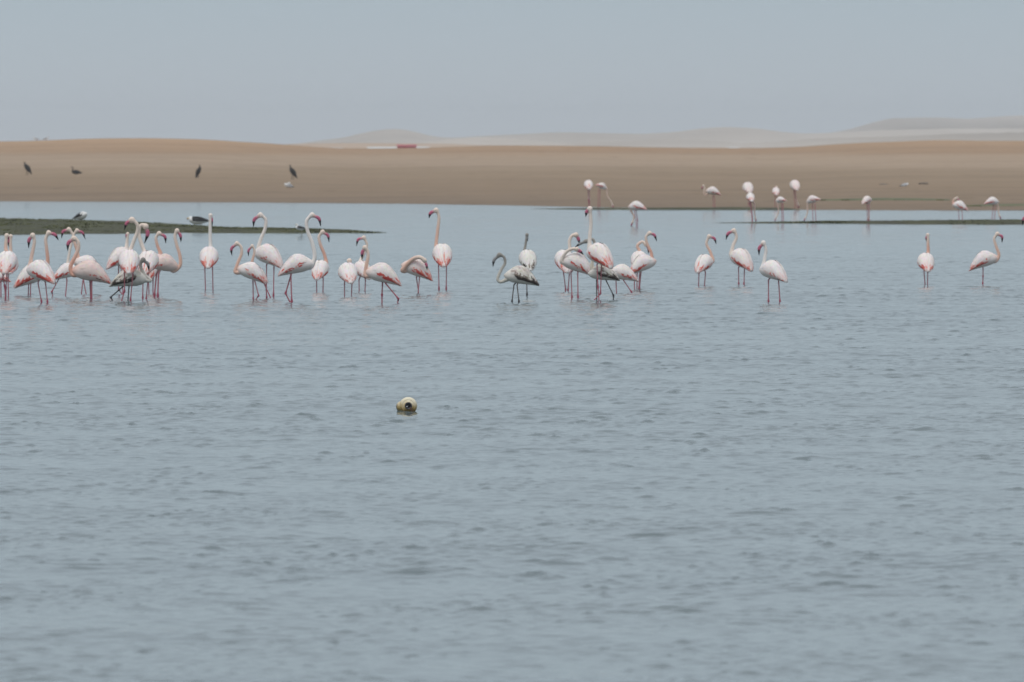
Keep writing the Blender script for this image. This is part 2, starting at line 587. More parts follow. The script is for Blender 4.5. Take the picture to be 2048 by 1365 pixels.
# ------------------------------------------------------------------ birds
class Acc:
    def __init__(s): s.v, s.f, s.c = [], [], []

    def loft(s, pts, radii, cols, seg=12, up=Vector((0, 0, 1)), cap=True):
        n = len(pts)
        b0 = len(s.v)
        prev = None
        for i in range(n):
            a = pts[max(0, i - 1)]; c = pts[min(n - 1, i + 1)]
            tdir = (c - a)
            if tdir.length < 1e-7: tdir = Vector((0, 0, 1))
            tdir.normalize()
            if prev is None:
                side = tdir.cross(up)
                if side.length < 0.05: side = tdir.cross(Vector((0, 1, 0)))
            else:
                side = prev - tdir * prev.dot(tdir)
            side.normalize()
            prev = side
            nor = side.cross(tdir)
            ra, rb = radii[i] if isinstance(radii[i], tuple) else (radii[i], radii[i])
            for k_ in range(seg):
                an = 2 * math.pi * k_ / seg
                s.v.append(pts[i] + side * (math.cos(an) * ra) + nor * (math.sin(an) * rb))
                s.c.append((*cols[i], 1))
        for i in range(n - 1):
            for k_ in range(seg):
                a = b0 + i * seg + k_; b_ = b0 + i * seg + (k_ + 1) % seg
                s.f.append((a, b_, b_ + seg, a + seg))
        if cap:
            s.f.append(tuple(b0 + k_ for k_ in range(seg))[::-1])
            s.f.append(tuple(b0 + (n - 1) * seg + k_ for k_ in range(seg)))


def catmull(pts, n=6):
    P = [pts[0]] + list(pts) + [pts[-1]]
    res = []
    for i in range(1, len(P) - 2):
        for j in range(n):
            t_ = j / n
            p0, p1, p2, p3 = P[i - 1], P[i], P[i + 1], P[i + 2]
            res.append(0.5 * ((2 * p1) + (-p0 + p2) * t_ + (2 * p0 - 5 * p1 + 4 * p2 - p3) * t_ ** 2
                              + (-p0 + 3 * p1 - 3 * p2 + p3) * t_ ** 3))
    res.append(P[-2])
    return res


U = [0, .1, .25, .4, .55, .7, .85, .95, 1.0]
BODY = {
    'flamingo': dict(x=[-.28, -.235, -.16, -.07, .01, .09, .16, .215, .25],
                     z=[-.078, -.055, -.022, .003, .012, .002, -.018, -.032, -.038],
                     h=[.016, .040, .082, .120, .139, .130, .098, .055, .010],
                     w=[.022, .056, .096, .120, .129, .120, .094, .055, .010]),
    'cormorant': dict(x=[-.34, -.28, -.18, -.09, .0, .08, .16, .22, .25],
                      z=[-.03, -.02, -.01, .0, .0, .0, .005, .01, .01],
                      h=[.012, .030, .065, .102, .118, .110, .085, .055, .025],
                      w=[.040, .052, .078, .100, .110, .102, .080, .055, .025]),
    'gull': dict(x=[-.26, -.20, -.14, -.07, .0, .07, .13, .165, .19],
                 z=[.0, .0, .0, .0, .0, .0, .01, .02, .03],
                 h=[.008, .022, .045, .070, .082, .080, .065, .045, .02],
                 w=[.020, .035, .055, .074, .084, .080, .062, .045, .02]),
}


def ss(a, b, x):
    t_ = max(0.0, min(1.0, (x - a) / (b - a)))
    return t_ * t_ * (3 - 2 * t_)


def lerp3(a, b, f):
    return tuple(a[i] + (b[i] - a[i]) * f for i in range(3))


PINKISH = (0.70, 0.40, 0.31)
PAL = {
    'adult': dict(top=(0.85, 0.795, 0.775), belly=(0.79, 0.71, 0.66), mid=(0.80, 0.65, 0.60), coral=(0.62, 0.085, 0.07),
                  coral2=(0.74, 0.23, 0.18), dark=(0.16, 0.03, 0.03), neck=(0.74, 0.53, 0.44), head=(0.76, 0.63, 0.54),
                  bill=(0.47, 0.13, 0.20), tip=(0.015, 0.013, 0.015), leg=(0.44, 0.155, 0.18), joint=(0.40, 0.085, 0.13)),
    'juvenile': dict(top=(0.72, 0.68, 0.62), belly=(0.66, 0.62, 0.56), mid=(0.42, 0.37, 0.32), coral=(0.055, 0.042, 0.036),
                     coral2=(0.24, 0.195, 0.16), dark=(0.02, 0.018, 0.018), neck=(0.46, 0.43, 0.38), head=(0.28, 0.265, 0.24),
                     bill=(0.25, 0.25, 0.25), tip=(0.012, 0.012, 0.014), leg=(0.13, 0.105, 0.095), joint=(0.045, 0.04, 0.045)),
    'cormorant': dict(top=(0.028, 0.026, 0.026), belly=(0.040, 0.036, 0.034), mid=(0.030, 0.028, 0.028), coral=(0.02, 0.02, 0.02),
                      coral2=(0.04, 0.036, 0.034), dark=(0.012, 0.012, 0.012), neck=(0.035, 0.03, 0.03), head=(0.04, 0.035, 0.03),
                      bill=(0.22, 0.17, 0.10), tip=(0.05, 0.04, 0.03), leg=(0.02, 0.02, 0.02), joint=(0.02, 0.02, 0.02)),
    'kelp_gull': dict(top=(0.025, 0.025, 0.027), belly=(0.75, 0.75, 0.74), mid=(0.03, 0.03, 0.032), coral=(0.02, 0.02, 0.022),
                      coral2=(0.03, 0.03, 0.03), dark=(0.015, 0.015, 0.015), neck=(0.78, 0.78, 0.77), head=(0.78, 0.78, 0.77),
                      bill=(0.55, 0.42, 0.10), tip=(0.4, 0.2, 0.08), leg=(0.3, 0.28, 0.2), joint=(0.3, 0.28, 0.2)),
    'grey_gull': dict(top=(0.45, 0.47, 0.50), belly=(0.78, 0.78, 0.77), mid=(0.45, 0.47, 0.50), coral=(0.42, 0.44, 0.47),
                      coral2=(0.46, 0.48, 0.5), dark=(0.03, 0.03, 0.03), neck=(0.78, 0.78, 0.77), head=(0.80, 0.80, 0.79),
                      bill=(0.3, 0.05, 0.04), tip=(0.05, 0.02, 0.02), leg=(0.3, 0.06, 0.05), joint=(0.3, 0.06, 0.05)),
}


def bird(label, foot, c, yaw, neck, head, legs, pitch=12, s=1.0, kind='adult', shape='flamingo', name='flamingo', cat='flamingo',
         group=None, red=1.15, neckc=None, roll=0.0, nd=0.0, leg_r=0.0078, neck_r=1.0, head_r=1.0, dist=None, ground=None,
         detail=1.0, bill_r=1.0, white=0.0, nb=None, tint=None, deep=0.5, pale=1.0):
    """foot: photo row where the legs meet the water; c: centre of the body; yaw: 0 faces right, 90 faces away"""
    rn = random.Random(label)
    if abs(math.cos(R(yaw))) < 0.4 and shape == 'flamingo':
        pitch *= 0.7
        s *= 1.06
    pal = dict(PAL[kind])
    if neckc: pal['neck'] = neckc
    if kind == 'juvenile' and tint: pal['top'] = lerp3(pal['top'], (0.80, 0.77, 0.73), tint); pal['belly'] = pal['top']
    if kind == 'adult':
        tv = tint if tint is not None else rn.uniform(0, .22)
        for q_ in ('top', 'mid', 'belly'): pal[q_] = lerp3(pal[q_], (0.74, 0.575, 0.52), tv)
    d = dist if dist else ground_d(foot)
    gz = ground if ground is not None else 0.0
    base = Vector((at(c[0], c[1], d).x, d, gz))
    A = Acc()
    B = BODY[shape]
    m = Matrix.Rotation(R(yaw), 3, 'Z') @ Matrix.Rotation(-R(pitch), 3, 'Y') @ Matrix.Rotation(R(roll), 3, 'X')
    ctr = at(c[0], c[1], d) - base
    xm = (B['x'][0] + B['x'][-1]) / 2

    def surf(u, v, lift=0.0):
        uu = max(0.0, min(1.0, u))
        x = float(np.interp(uu, U, B['x'])); z = float(np.interp(uu, U, B['z']))
        h = float(np.interp(uu, U, B['h'])); ww = float(np.interp(uu, U, B['w']))
        if u < 0: x += u * 0.5; z += u * 0.12
        vr = R(v)
        sv = math.sin(vr); cv = math.cos(vr)
        if cv < 0: h *= 0.92
        p = Vector((x - xm, ww * sv, z + h * cv))
        nrm = Vector((0, sv / max(ww, .02), cv / max(h, .02))).normalized()
        return m @ ((p + nrm * lift) * s)

    # ---- body
    ns, sg = 26, 20
    b0 = 0
    for i in range(ns):
        u = i / (ns - 1)
        u = u * u * (3 - 2 * u) * 0.35 + u * 0.65
        for k_ in range(sg):
            v = 360.0 * k_ / sg
            vv = v if v <= 180 else 360 - v
            A.v.append(surf(u, v) + ctr)
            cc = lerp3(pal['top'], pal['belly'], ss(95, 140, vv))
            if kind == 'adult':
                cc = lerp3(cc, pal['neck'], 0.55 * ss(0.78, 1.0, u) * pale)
            elif kind in ('kelp_gull', 'grey_gull'):
                cc = pal['top'] if (vv < 70 and 0.1 < u < 0.8) else pal['belly']
            A.c.append((*cc, 1))
    for i in range(ns - 1):
        for k_ in range(sg):
            a = i * sg + k_; b_ = i * sg + (k_ + 1) % sg
            A.f.append((a, b_, b_ + sg, a + sg))
    A.f.append(tuple(range(sg))[::-1])
    A.f.append(tuple((ns - 1) * sg + k_ for k_ in range(sg)))

    # ---- folded wings: overlapping feathers following the body
    def blade(u, v, du, dv, wd, lift, cc, tipc=None, side=1):
        b_ = len(A.v)
        L = 5
        for i in range(L):
            f = i / (L - 1)
            wv = wd * (0.55, 1.0, 1.0, 0.75, 0.12)[i]
            uu = u - du * f; v0 = v + dv * f
            lf = lift * (0.45 + 0.65 * f if f < .9 else 0.45) + 0.0010
            for j in (-1, 0, 1):
                A.v.append(surf(uu, side * (v0 + j * wv), lf + (0.0012 if j == 0 else 0.0)) + ctr)
                c_ = cc if (tipc is None or f < 0.6) else tipc
                A.c.append((*c_, 1))
        for i in range(L - 1):
            for j in range(2):
                a = b_ + i * 3 + j
                A.f.append((a, a + 1, a + 4, a + 3))

    sp_ = 1.0 / max(0.3, detail)
    hot = red
    if shape == 'flamingo':
        rows = [(113, 0.16, 0.50, 'black'), (109, 0.14, 0.64, 'coralL'), (103, 0.14, 0.70, 'coralL'), (97, 0.12, 0.72, 'coral'), (90, 0.10, 0.76, 'mixed'),
                (82, 0.12, 0.84, 'white2'), (70, 0.14, 0.86, 'white'), (56, 0.16, 0.86, 'white'), (42, 0.18, 0.86, 'white'),
                (27, 0.2, 0.85, 'white'), (11, 0.2, 0.84, 'white')]
        for ri, (v0, ua, ub, typ) in enumerate(rows):
            for side in (1, -1):
                u = ua
                while u < ub:
                    uu = u + rn.uniform(-.01, .01)
                    vv = v0 + rn.uniform(-3, 3) - 16 * ss(0.55, 0.9, uu) * (1 if v0 > 80 else 0) 
                    wd = rn.uniform(6.0, 9.0)
                    du = rn.uniform(.12, .17); dv = rn.uniform(5, 11)
                    lift = 0.0040 + 0.0005 * ri
                    hot = red * (0.35 + 0.65 * ss(0.75, 0.35, uu)) if kind == 'adult' else red
                    if typ == 'black':
                        cc = pal['dark'] if rn.random() < 0.5 else pal['coral']
                        if rn.random() > hot: cc = pal['belly']
                        if kind == 'juvenile': cc = pal['dark'] if rn.random() < hot else pal['top']
                        dv = 4
                    elif typ == 'coralL':
                        cc = pal['coral'] if rn.random() < 0.8 * hot else pal['mid']
                    elif typ == 'coral':
                        x_ = rn.random()
                        cc = pal['coral'] if x_ < 0.7 * hot else (pal['coral2'] if x_ < 0.95 * hot else pal['mid'])
                    elif typ == 'mixed':
                        x_ = rn.random()
                        cc = pal['coral'] if x_ < 0.32 * hot else (pal['coral2'] if x_ < 0.62 * hot else pal['top'])
                        if kind == 'juvenile': cc = pal['coral2'] if x_ < 0.6 * hot else pal['top']
                    elif typ == 'white2':
                        x_ = rn.random()
                        cc = pal['coral2'] if (x_ < 0.12 * hot and uu < .5) else lerp3(pal['top'], pal['mid'], 0.5 * rn.random())
                        if kind == 'juvenile': cc = pal['coral2'] if x_ < 0.35 * hot else pal['top']
                    else:
                        cc = lerp3(pal['top'], pal['mid'], (0.25 if kind == 'adult' else 0.7 * red) * rn.random() ** 2)
                        cc = tuple(x_ * rn.uniform(0.93, 1.04) for x_ in cc)
                        if kind == 'juvenile' and rn.random() < 0.04: cc = pal['coral2']
                    tip = None
                    blade(uu, vv, du, dv, wd, lift, cc, tip, side)
                    u += 0.052 * sp_
        # long tertials and tail feathers reaching past the rump
        for side in (1, -1):
            for i in range(int(15 * detail) + 4):
                v0 = rn.uniform(8, 100)
                u0 = rn.uniform(0.20, 0.30)
                x_ = rn.random()
                if kind == 'adult':
                    cc = pal['coral2'] if x_ < 0.28 * red else (pal['coral'] if (x_ < 0.48 * red and v0 > 50) else lerp3(pal['top'], pal['coral2'], rn.uniform(.05, .4)))
                else:
                    cc = (pal['coral'] if v0 > 45 else (pal['coral2'] if x_ < .6 else pal['top'])) if x_ < .25 + hot else pal['top']
                blade(u0, v0, rn.uniform(.18, .25), rn.uniform(-3, 8), rn.uniform(8, 13), 0.009, cc, None, side)
    else:
        for ri, v0 in enumerate((88, 72, 55, 38, 20)):
            for side in (1, -1):
                u = 0.16
                while u < 0.8:
                    cc = lerp3(pal['top'], pal['coral2'], rn.random() * .6)
                    blade(u, v0 + rn.uniform(-3, 3), 0.16, 6, 8, 0.004 + .0015 * ri, cc, None, side)
                    u += 0.08
        for side in (1, -1):
            for i in range(5):
                blade(0.26, rn.uniform(25, 85), 0.30, 0, 10, 0.01, pal['dark'], None, side)

    # ---- neck, head and bill: one tube growing out of the breast
    k = s
    dB = (surf(0.86, 0) + ctr + base).y if True else d
    if neck is not None and head is not None:
        start = surf(0.74, 0, 0) * 0.42 + surf(0.74, 180, 0) * 0.58 + ctr
        pts = [start]
        nn = len(neck)
        dh = dB + nd
        for i, p in enumerate(neck):
            f = (i + 1) / nn
            pts.append(at(p[0], p[1], dB * (1 - f) + dh * f) - base)
        hp = [at(p[0], p[1], dh) - base for p in head]
        H0 = hp[0]
        raw = pts + [H0]
        cur = catmull(raw, 7)
        n_ = len(cur)
        L = [0.0]
        for i in range(1, n_): L.append(L[-1] + (cur[i] - cur[i - 1]).length)
        tot = L[-1]
        P_, R_, C_ = [], [], []
        for i in range(n_):
            f = L[i] / tot
            dist0 = L[i]; rem = tot - L[i]
            r_ = 0.0215 + 0.006 * (1 - f) + 0.026 * (1 - ss(0.0, 0.20, dist0))
            if shape != 'flamingo': r_ = 0.026 + 0.025 * (1 - f)
            r_ *= k * neck_r
            hr = 0.0335 * k * head_r
            r_ = r_ + (hr - r_) * ss(0.055 * k, 0.0, rem)
            P_.append(cur[i]); R_.append(r_)
            cc = lerp3(pal['neck'], pal['head'], ss(0.45, 0.95, f))
            if kind == 'adult': cc = lerp3(pal['top'], cc, min(1.0, 0.35 + ss(0.02, 0.2, dist0) * pale))
            cc = lerp3(cc, (0.80, 0.76, 0.73), white)
            C_.append(cc)
        if len(hp) >= 3:
            bend, tipp = hp[-2], hp[-1]
            hd_dir = (bend - H0)
            face = H0 + hd_dir * 0.34
            hr = 0.0335 * k * head_r
            P_.append(H0 + hd_dir * 0.12); R_.append(hr * 0.98); C_.append(pal['head'])
            P_.append(face); R_.append(0.025 * k * bill_r); C_.append(lerp3(pal['head'], pal['bill'], 0.35))
            bp = catmull([H0, face, bend, tipp], 6)[7:]
            nb_ = len(bp)
            for i, q in enumerate(bp):
                f = i / (nb_ - 1)
                r_ = 0.0205 * (1 - ss(0.5, 1.0, f) * 0.80) + 0.003 * math.sin(math.pi * min(1, f * 1.4))
                P_.append(q); R_.append((r_ * k * bill_r * 0.85, r_ * k * bill_r))
                cc = pal['bill'] if f < 0.60 else pal['tip']
                if f < 0.12: cc = lerp3(pal['head'], pal['bill'], 0.7)
                C_.append(cc)
        else:
            P_.append(H0 + (cur[-1] - cur[-2]).normalized() * 0.03 * k); R_.append(0.015 * k); C_.append(pal['head'])
        A.loft(P_, R_, C_, seg=12)
        if len(hp) >= 3:
            hv = (hp[-2] - H0).normalized()
            hr = 0.0335 * k * head_r
            st = [(-1.0, .12), (-.88, .48), (-.62, .80), (-.25, 1.0), (.15, 1.02), (.6, .92), (1.0, .70)]
            A.loft([H0 + hv * (a_ * hr * 1.0) for a_, _ in st], [(q_ * hr * .96, q_ * hr * 1.04) for _, q_ in st],
                   [lerp3(pal['head'], (0.80, 0.76, 0.73), white)] * len(st), seg=12)
        # eyes
        if len(hp) >= 3:
            hdv = (hp[-2] - H0).normalized()
            sd = hdv.cross(Vector((0, 0, 1)))
            if sd.length < 0.1: sd = Vector((0, 1, 0))
            sd.normalize()
            for sgn in (1, -1):
                q = H0 + hdv * 0.014 * k + sd * sgn * 0.030 * k * head_r + Vector((0, 0, 0.006 * k))
                er = 0.0042 * k
                A.loft([q - sd * er * 1.0, q - sd * er * .5, q + sd * er * .5, q + sd * er], [er * .3, er, er, er * .3],
                       [(0.02, 0.015, 0.012)] * 4, seg=6)

    # ---- legs
    for li, lg in enumerate(legs):
        off = (0.045 if li == 0 else -0.045) * s if len(legs) > 1 else 0.0
        knob = lg[-1] == 'k'
        pp = lg[:-1] if knob else lg
        pts = [at(p[0], p[1], d + off) - base for p in pp]
        start = pts[0].lerp(Vector((ctr.x, pts[0].y, ctr.z)), 0.75)
        start = Vector((start.x, pts[0].y * .5 + ctr.y * .5, start.z))
        P_ = [start, pts[0]]; R_ = [leg_r * 1.9 * s, leg_r * 1.2]; C_ = [pal['belly'], pal['leg']]
        for i in range(1, len(pts)):
            a, b_ = pts[i - 1], pts[i]
            isj = (i < len(pts) - 1) or knob
            for f in (0.3, 0.6, 0.85):
                P_.append(a.lerp(b_, f)); R_.append(leg_r); C_.append(pal['leg'] if f < .7 else lerp3(pal['leg'], pal['joint'], .5))
            P_.append(b_); R_.append(leg_r * (1.95 if isj else 1.0)); C_.append(pal['joint'])
            if isj:
                nx = (pts[i + 1] - b_).normalized() if i < len(pts) - 1 else Vector((0, 0, -1))
                P_.append(b_ + nx * 0.03); R_.append(leg_r * 1.1); C_.append(pal['joint'])
        last = pts[-1]
        dirn = Vector((0, 0, -1)) if knob or ground is not None else (pts[-1] - pts[-2]).normalized()
        if dirn.z > -0.4: dirn = Vector((0, 0, -1))
        if ground is None:
            e_ = last + dirn * deep
            if e_.z > -0.25: e_.z = -0.3
        else:
            e_ = last.copy(); e_.z = -0.04
        P_.append(e_); R_.append(leg_r); C_.append(pal['joint'])
        A.loft(P_, R_, C_, seg=7)

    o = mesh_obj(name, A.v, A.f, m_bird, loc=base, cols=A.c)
    tag(o, label, cat, group)
    return o


FLOCK = 'flamingos wading in the lagoon'
FAR = 'distant flamingos by the far shore'
PEACH = (0.74, 0.48, 0.38)
SALMON = (0.70, 0.40, 0.31)
CREAM = (0.80, 0.70, 0.62)

# ---- left cluster
bird('white-backed flamingo at the left edge of the photo, seen from behind', 600, (14, 526), 84, [(12, 500), (12, 485)],
     [(13.5, 471.5), (15.5, 475), (16, 480)], [[(5, 545), (9, 572), (11, 596), 'k'], [(14, 545), (12, 576), (12, 600)]], group=FLOCK, pitch=20, neckc=PEACH, head_r=.9)
bird('flamingo behind the leftmost one, its dark pink bill hanging between two necks', 594, (19, 530), 95,
     [(21.5, 505), (21, 488)], [(21.5, 473), (17.5, 482), (18.5, 496)], [[(2, 560), (2, 592)], [(16, 560), (17, 590)]], group=FLOCK,
     pitch=15, head_r=.9, s=.9)
bird('greyish flamingo cut off by the left edge, low behind the first legs', 591, (-6, 553), 180,
     [(-38, 550), (-42, 530), (-36, 505)], [(-40, 495), (-48, 500), (-50, 512)], [[(1.5, 567), (1.5, 592)], [(-8, 567), (-9, 592)]],
     group=FLOCK, s=.75, pitch=5)
bird('flamingo facing right on an upright salmon neck, body half hidden by the bird in front', 591, (60, 552), 8,
     [(93, 541), (95.5, 520), (93, 495), (91.5, 478)], [(97, 466), (110, 470), (117, 481)], [[(57.5, 568), (56.5, 590)], [(61.5, 568), (60.5, 590)]],
     group=FLOCK, pitch=21, s=1.03, neckc=SALMON, pale=1.2)
bird('humped flamingo turned away to the left, cream neck and bill hooked down', 607, (83, 544), 140,
     [(61, 538), (62, 520), (66, 500), (69, 482)], [(65.5, 471), (58, 481), (57.5, 497)], [[(76, 567), (83, 603), 'k'], [(91, 566), (95, 604), 'k']],
     group=FLOCK, pitch=17, s=1.02, red=1.5)
bird('striding flamingo facing right, one leg trailing, left of the crossed necks', 593, (131, 544), 10,
     [(136, 530), (138.5, 508), (143, 487), (146.5, 472)], [(153.5, 461), (165, 466), (171, 479)],
     [[(118, 558), (103.5, 584), (106, 593)], [(134, 562), (131, 592)]], group=FLOCK, pitch=16, s=.78, neckc=CREAM)
bird('flamingo facing left with its white back rising behind the front bird', 588, (178, 532), 172,
     [(157, 528), (155, 505), (149, 485), (146, 470)], [(138, 459), (126, 464), (123, 477)], [[(166, 561), (163, 586)], [(167, 561), (172, 587)]],
     group=FLOCK, pitch=28, s=.92, neckc=PEACH)
bird('large plain pink flamingo facing left in front, coral wing tips at its tail, legs together', 598, (184, 545), 176,
     [(146, 550), (141, 534), (150, 514), (156.5, 498), (156, 484)], [(148, 477), (136.5, 487), (135.5, 502)],
     [[(180, 563), (181.5, 597)], [(183.5, 563), (183.5, 597)]], group=FLOCK, pitch=14, s=1.1, red=.7, tint=.75, neckc=SALMON, leg_r=.010, pale=1.2)
bird('flamingo whose coral tail points left, its thin pale neck seen from behind', 590, (238, 515), 28,
     [(253, 500), (254, 485)], [(255.5, 468), (253.5, 472), (252, 478)], [[(237, 548), (237.5, 580), (243.5, 588)], [(244, 548), (246, 590)]],
     group=FLOCK, pitch=24, s=.92, head_r=.75, neckc=CREAM)
bird('flamingo seen from behind with the tall neck bent back to a left-pointing bill', 603, (258.5, 524), 92,
     [(260, 505), (267, 484), (275, 463), (274, 449)], [(264, 440), (253, 447), (248.5, 461)],
     [[(249, 546), (249, 583), (243, 603)], [(266, 546), (261, 601), 'k']], group=FLOCK, pitch=22, s=1.02, neckc=CREAM, head_r=1.1, nd=-.05)
bird('flamingo behind the grey juvenile, head bowed to the right above the green bar', 599, (296, 526), 80,
     [(291, 508), (283, 488), (277.5, 466), (282, 451)], [(291, 453), (295.5, 468), (289, 487)],
     [[(286, 560), (285.5, 596), 'k'], [(296, 560), (292.5, 598), 'k']], group=FLOCK, pitch=22, s=1.03, neckc=CREAM, head_r=1.1, bill_r=1.1)
bird('plain pink flamingo at the right end of the left group, neck bulging right', 594, (325, 527), 8,
     [(347, 541), (360, 532), (360, 512), (354, 492), (350, 473)], [(354, 461.5), (361, 472), (362, 485)],
     [[(313, 548), (309, 591), 'k'], [(317, 548), (315.5, 592), 'k']], group=FLOCK, pitch=-6, s=.92, red=.3, tint=.8, neckc=PEACH, leg_r=.011, neck_r=1.05)
bird('flamingo mostly hidden behind others, salmon neck up, orange tail hanging low', 587, (309, 531), 60,
     [(321, 508), (315, 492), (312, 476)], [(318, 467), (330, 474), (331.5, 487)], [[(297, 562), (298, 586)], [(306, 562), (306, 586)]],
     group=FLOCK, pitch=38, s=.95, neckc=SALMON)
bird('grey juvenile flamingo in front of the left group, S-bent neck and bill tucked down', 602, (257, 557), 4,
     [(301, 562), (292, 553), (284, 541), (281, 528)], [(286, 520), (296, 529), (298, 543)],
     [[(248, 572), (221, 595), (225, 601)], [(258, 573), (256, 601)]], kind='juvenile', group=FLOCK, pitch=6, s=1.0, neckc=(.62, .59, .54), leg_r=.009)

# ---- middle
bird('round white flamingo seen straight from behind, alone, thin neck straight up', 581, (418, 516), 88,
     [(421, 495), (420.5, 475), (420.5, 448)], [(421, 431), (424, 440), (424, 455)], [[(409.5, 535), (411, 580)], [(425, 535), (426, 580)]],
     group=FLOCK, pitch=20, s=1.0, white=.6, neckc=(.78, .72, .66), head_r=.85, bill_r=.7, red=1.9)
bird('flamingo facing left in the middle pair of low heads, salmon neck, body sloping right', 600, (505, 545), 172,
     [(471, 545), (475, 528), (483, 508), (482, 494)], [(474, 487), (463, 498), (464, 512)],
     [[(506, 564), (506.5, 599), 'k'], [(510, 564), (517.5, 592), (511, 600)]], group=FLOCK, pitch=24, s=.88, neckc=PEACH)
bird('flamingo almost hidden, only its pink head and thin neck beside a tall cream neck', 596, (514, 548), 160,
     [(504, 525), (508, 510), (508.5, 499)], [(504.5, 492), (497, 502), (497.5, 513)], [[(531, 563), (533.5, 595), 'k'], [(526, 563), (536, 585)]],
     group=FLOCK, pitch=20, s=.72, neckc=PEACH, head_r=.9)
bird('tall-necked flamingo facing left above the lower birds, cream neck and plump body', 594, (539, 512), 142,
     [(519, 512), (516, 498), (522, 478), (530, 458), (531.5, 440)], [(521, 430), (508.5, 440), (507, 454)],
     [[(533, 531), (533, 560), (533, 590)], [(548, 531), (547, 592), 'k']], group=FLOCK, pitch=20, s=1.05, white=.4, neckc=(.78, .70, .63), red=.5)
bird('tall flamingo facing right with a long white S-curved neck, legs crossed in stride', 605, (591, 531), 5,
     [(621, 533), (629.5, 515), (625, 488), (615, 462), (613.5, 442)], [(624, 430), (638, 438), (641.5, 453)],
     [[(583, 547), (571, 587), (580, 605)], [(581.5, 547), (583.5, 604), 'k']], group=FLOCK, pitch=15, s=.98, white=.6,
     neckc=(.79, .73, .66), red=.7, leg_r=.0095, neck_r=1.1, pale=.4)
bird('flamingo from behind just right of the tall white neck, salmon neck leaning right', 584, (640, 541), 78,
     [(652, 528), (649, 510), (641, 490), (638, 474)], [(645, 464), (656, 472), (658, 485)], [[(633, 557), (633.5, 583)], [(646.5, 557), (646, 583)]],
     group=FLOCK, pitch=20, s=.9, neckc=SALMON, pale=1.1)
bird('squat flamingo with its head tucked, only a small pink bump above the back', 592, (696, 548), 100,
     [(699, 531), (699, 524)], [(699, 522), (697, 523), (696, 527)], [[(689, 565), (689, 592)], [(704, 565), (703, 592)]], group=FLOCK,
     pitch=16, s=.97, neckc=SALMON, red=.7)
bird('pale flamingo behind the striding one, bill hooked over to the left', 583, (725, 541), 120,
     [(722, 520), (729, 505), (734, 490)], [(728, 475.5), (716, 480), (713, 493)], [[(718, 560), (718.5, 582)], [(731, 560), (730, 582)]],
     group=FLOCK, pitch=16, s=.88, neckc=CREAM, red=.4)
bird('striding flamingo facing left, rear leg kicked back to the right with a bent ankle', 607, (768, 549), 176,
     [(732, 552), (732, 535), (736, 515), (735, 503)], [(730, 495.5), (724.5, 506), (724, 520)],
     [[(765, 567), (764, 590), (764, 607)], [(771, 567), (797, 598), (795, 607)]], group=FLOCK, pitch=17, s=1.0, neckc=PEACH, leg_r=.0095)
bird('preening flamingo with its neck looped over its back and bill in the wing', 587, (836, 538), 165,
     [(806, 541), (814, 529), (828, 517.5), (840, 515)], [(849, 521), (853, 531), (854.5, 541)], [[(833, 556), (837.5, 588)], [(839, 556), (836, 588)]],
     group=FLOCK, pitch=22, s=.98, neckc=PEACH, nd=-.22, red=1.3, neck_r=1.3, tint=.4)
bird('solitary tall flamingo from behind, red-fringed rump, straight neck, bill pointing left', 581, (885, 511), 95,
     [(872.5, 497), (875, 465), (878, 435)], [(872.5, 421), (861, 427), (858, 437)],
     [[(877, 530), (878, 578), 'k'], [(893, 530), (892.5, 578), 'k']], group=FLOCK, pitch=24, s=1.04, neckc=PEACH, red=2.0, neck_r=.9)

# ---- the grey juveniles and the right-centre cluster
bird('brown-winged juvenile flamingo facing left in the open, neck in a deep loop', 605, (1044, 553), 175,
     [(1003, 564), (995.5, 558), (1002, 541), (1010, 527), (1008, 515)], [(999, 510), (988, 521), (986, 534)],
     [[(1028, 570), (1024, 603), 'k'], [(1034, 570), (1038, 603), 'k']], kind='juvenile', group=FLOCK, pitch=12, s=.94, red=1.5, neckc=(.55, .52, .46), neck_r=.9)
bird('whitish juvenile flamingo from behind with a dark stripe down its rump, thin grey neck', 592, (1056, 521), 100,
     [(1049, 505), (1051, 490)], [(1054, 470), (1054, 478), (1054, 484)], [[(1053, 540), (1054, 590), 'k']],
     kind='juvenile', group=FLOCK, pitch=24, s=.9, red=.3, tint=.9, neckc=(.30, .28, .25), head_r=.8, neck_r=.75, white=0)
bird('flamingo behind the preening one, neck arched over and bill hanging right', 582, (1129, 523), 100,
     [(1139, 503), (1139, 483), (1144, 472)], [(1152, 470), (1157, 479), (1159, 489)], [[(1127, 545), (1131.5, 580), 'k'], [(1139, 545), (1136, 580), 'k']],
     group=FLOCK, pitch=26, s=1.0, neckc=CREAM)
bird('preening flamingo with its neck laid flat along its back and pink bill to the right', 597, (1156, 528), 172,
     [(1124, 524), (1127, 512), (1136, 502), (1146, 498)], [(1153, 498.5), (1160, 503), (1167, 510)],
     [[(1142, 546), (1144, 595), 'k'], [(1155.5, 546), (1156, 595), 'k']], group=FLOCK, pitch=22, s=.98, neckc=CREAM, nd=-.12, bill_r=1.2, red=.8)
bird('tallest flamingo of the right-centre group, neck bolt upright and scarlet wing patch', 600, (1201, 511), 128,
     [(1180, 497), (1179.5, 475), (1182, 448)], [(1180, 418), (1173.5, 424), (1171.5, 434)],
     [[(1203, 530), (1201, 588), (1189, 600)], [(1194, 530), (1196, 575), (1198, 601)]], group=FLOCK, pitch=20, s=1.08, white=.3, neckc=CREAM, red=1.5)
bird('dark-winged juvenile flamingo behind the tallest bird, grey head reaching left', 599, (1208, 547), 172,
     [(1184, 535), (1187, 510), (1189.5, 490), (1185, 479)], [(1172, 483), (1160, 488), (1150, 495)],
     [[(1193, 560), (1193.5, 598)], [(1213, 563), (1227, 591), 'k']], kind='juvenile', group=FLOCK, pitch=8, s=.85, neckc=(.66, .60, .50))
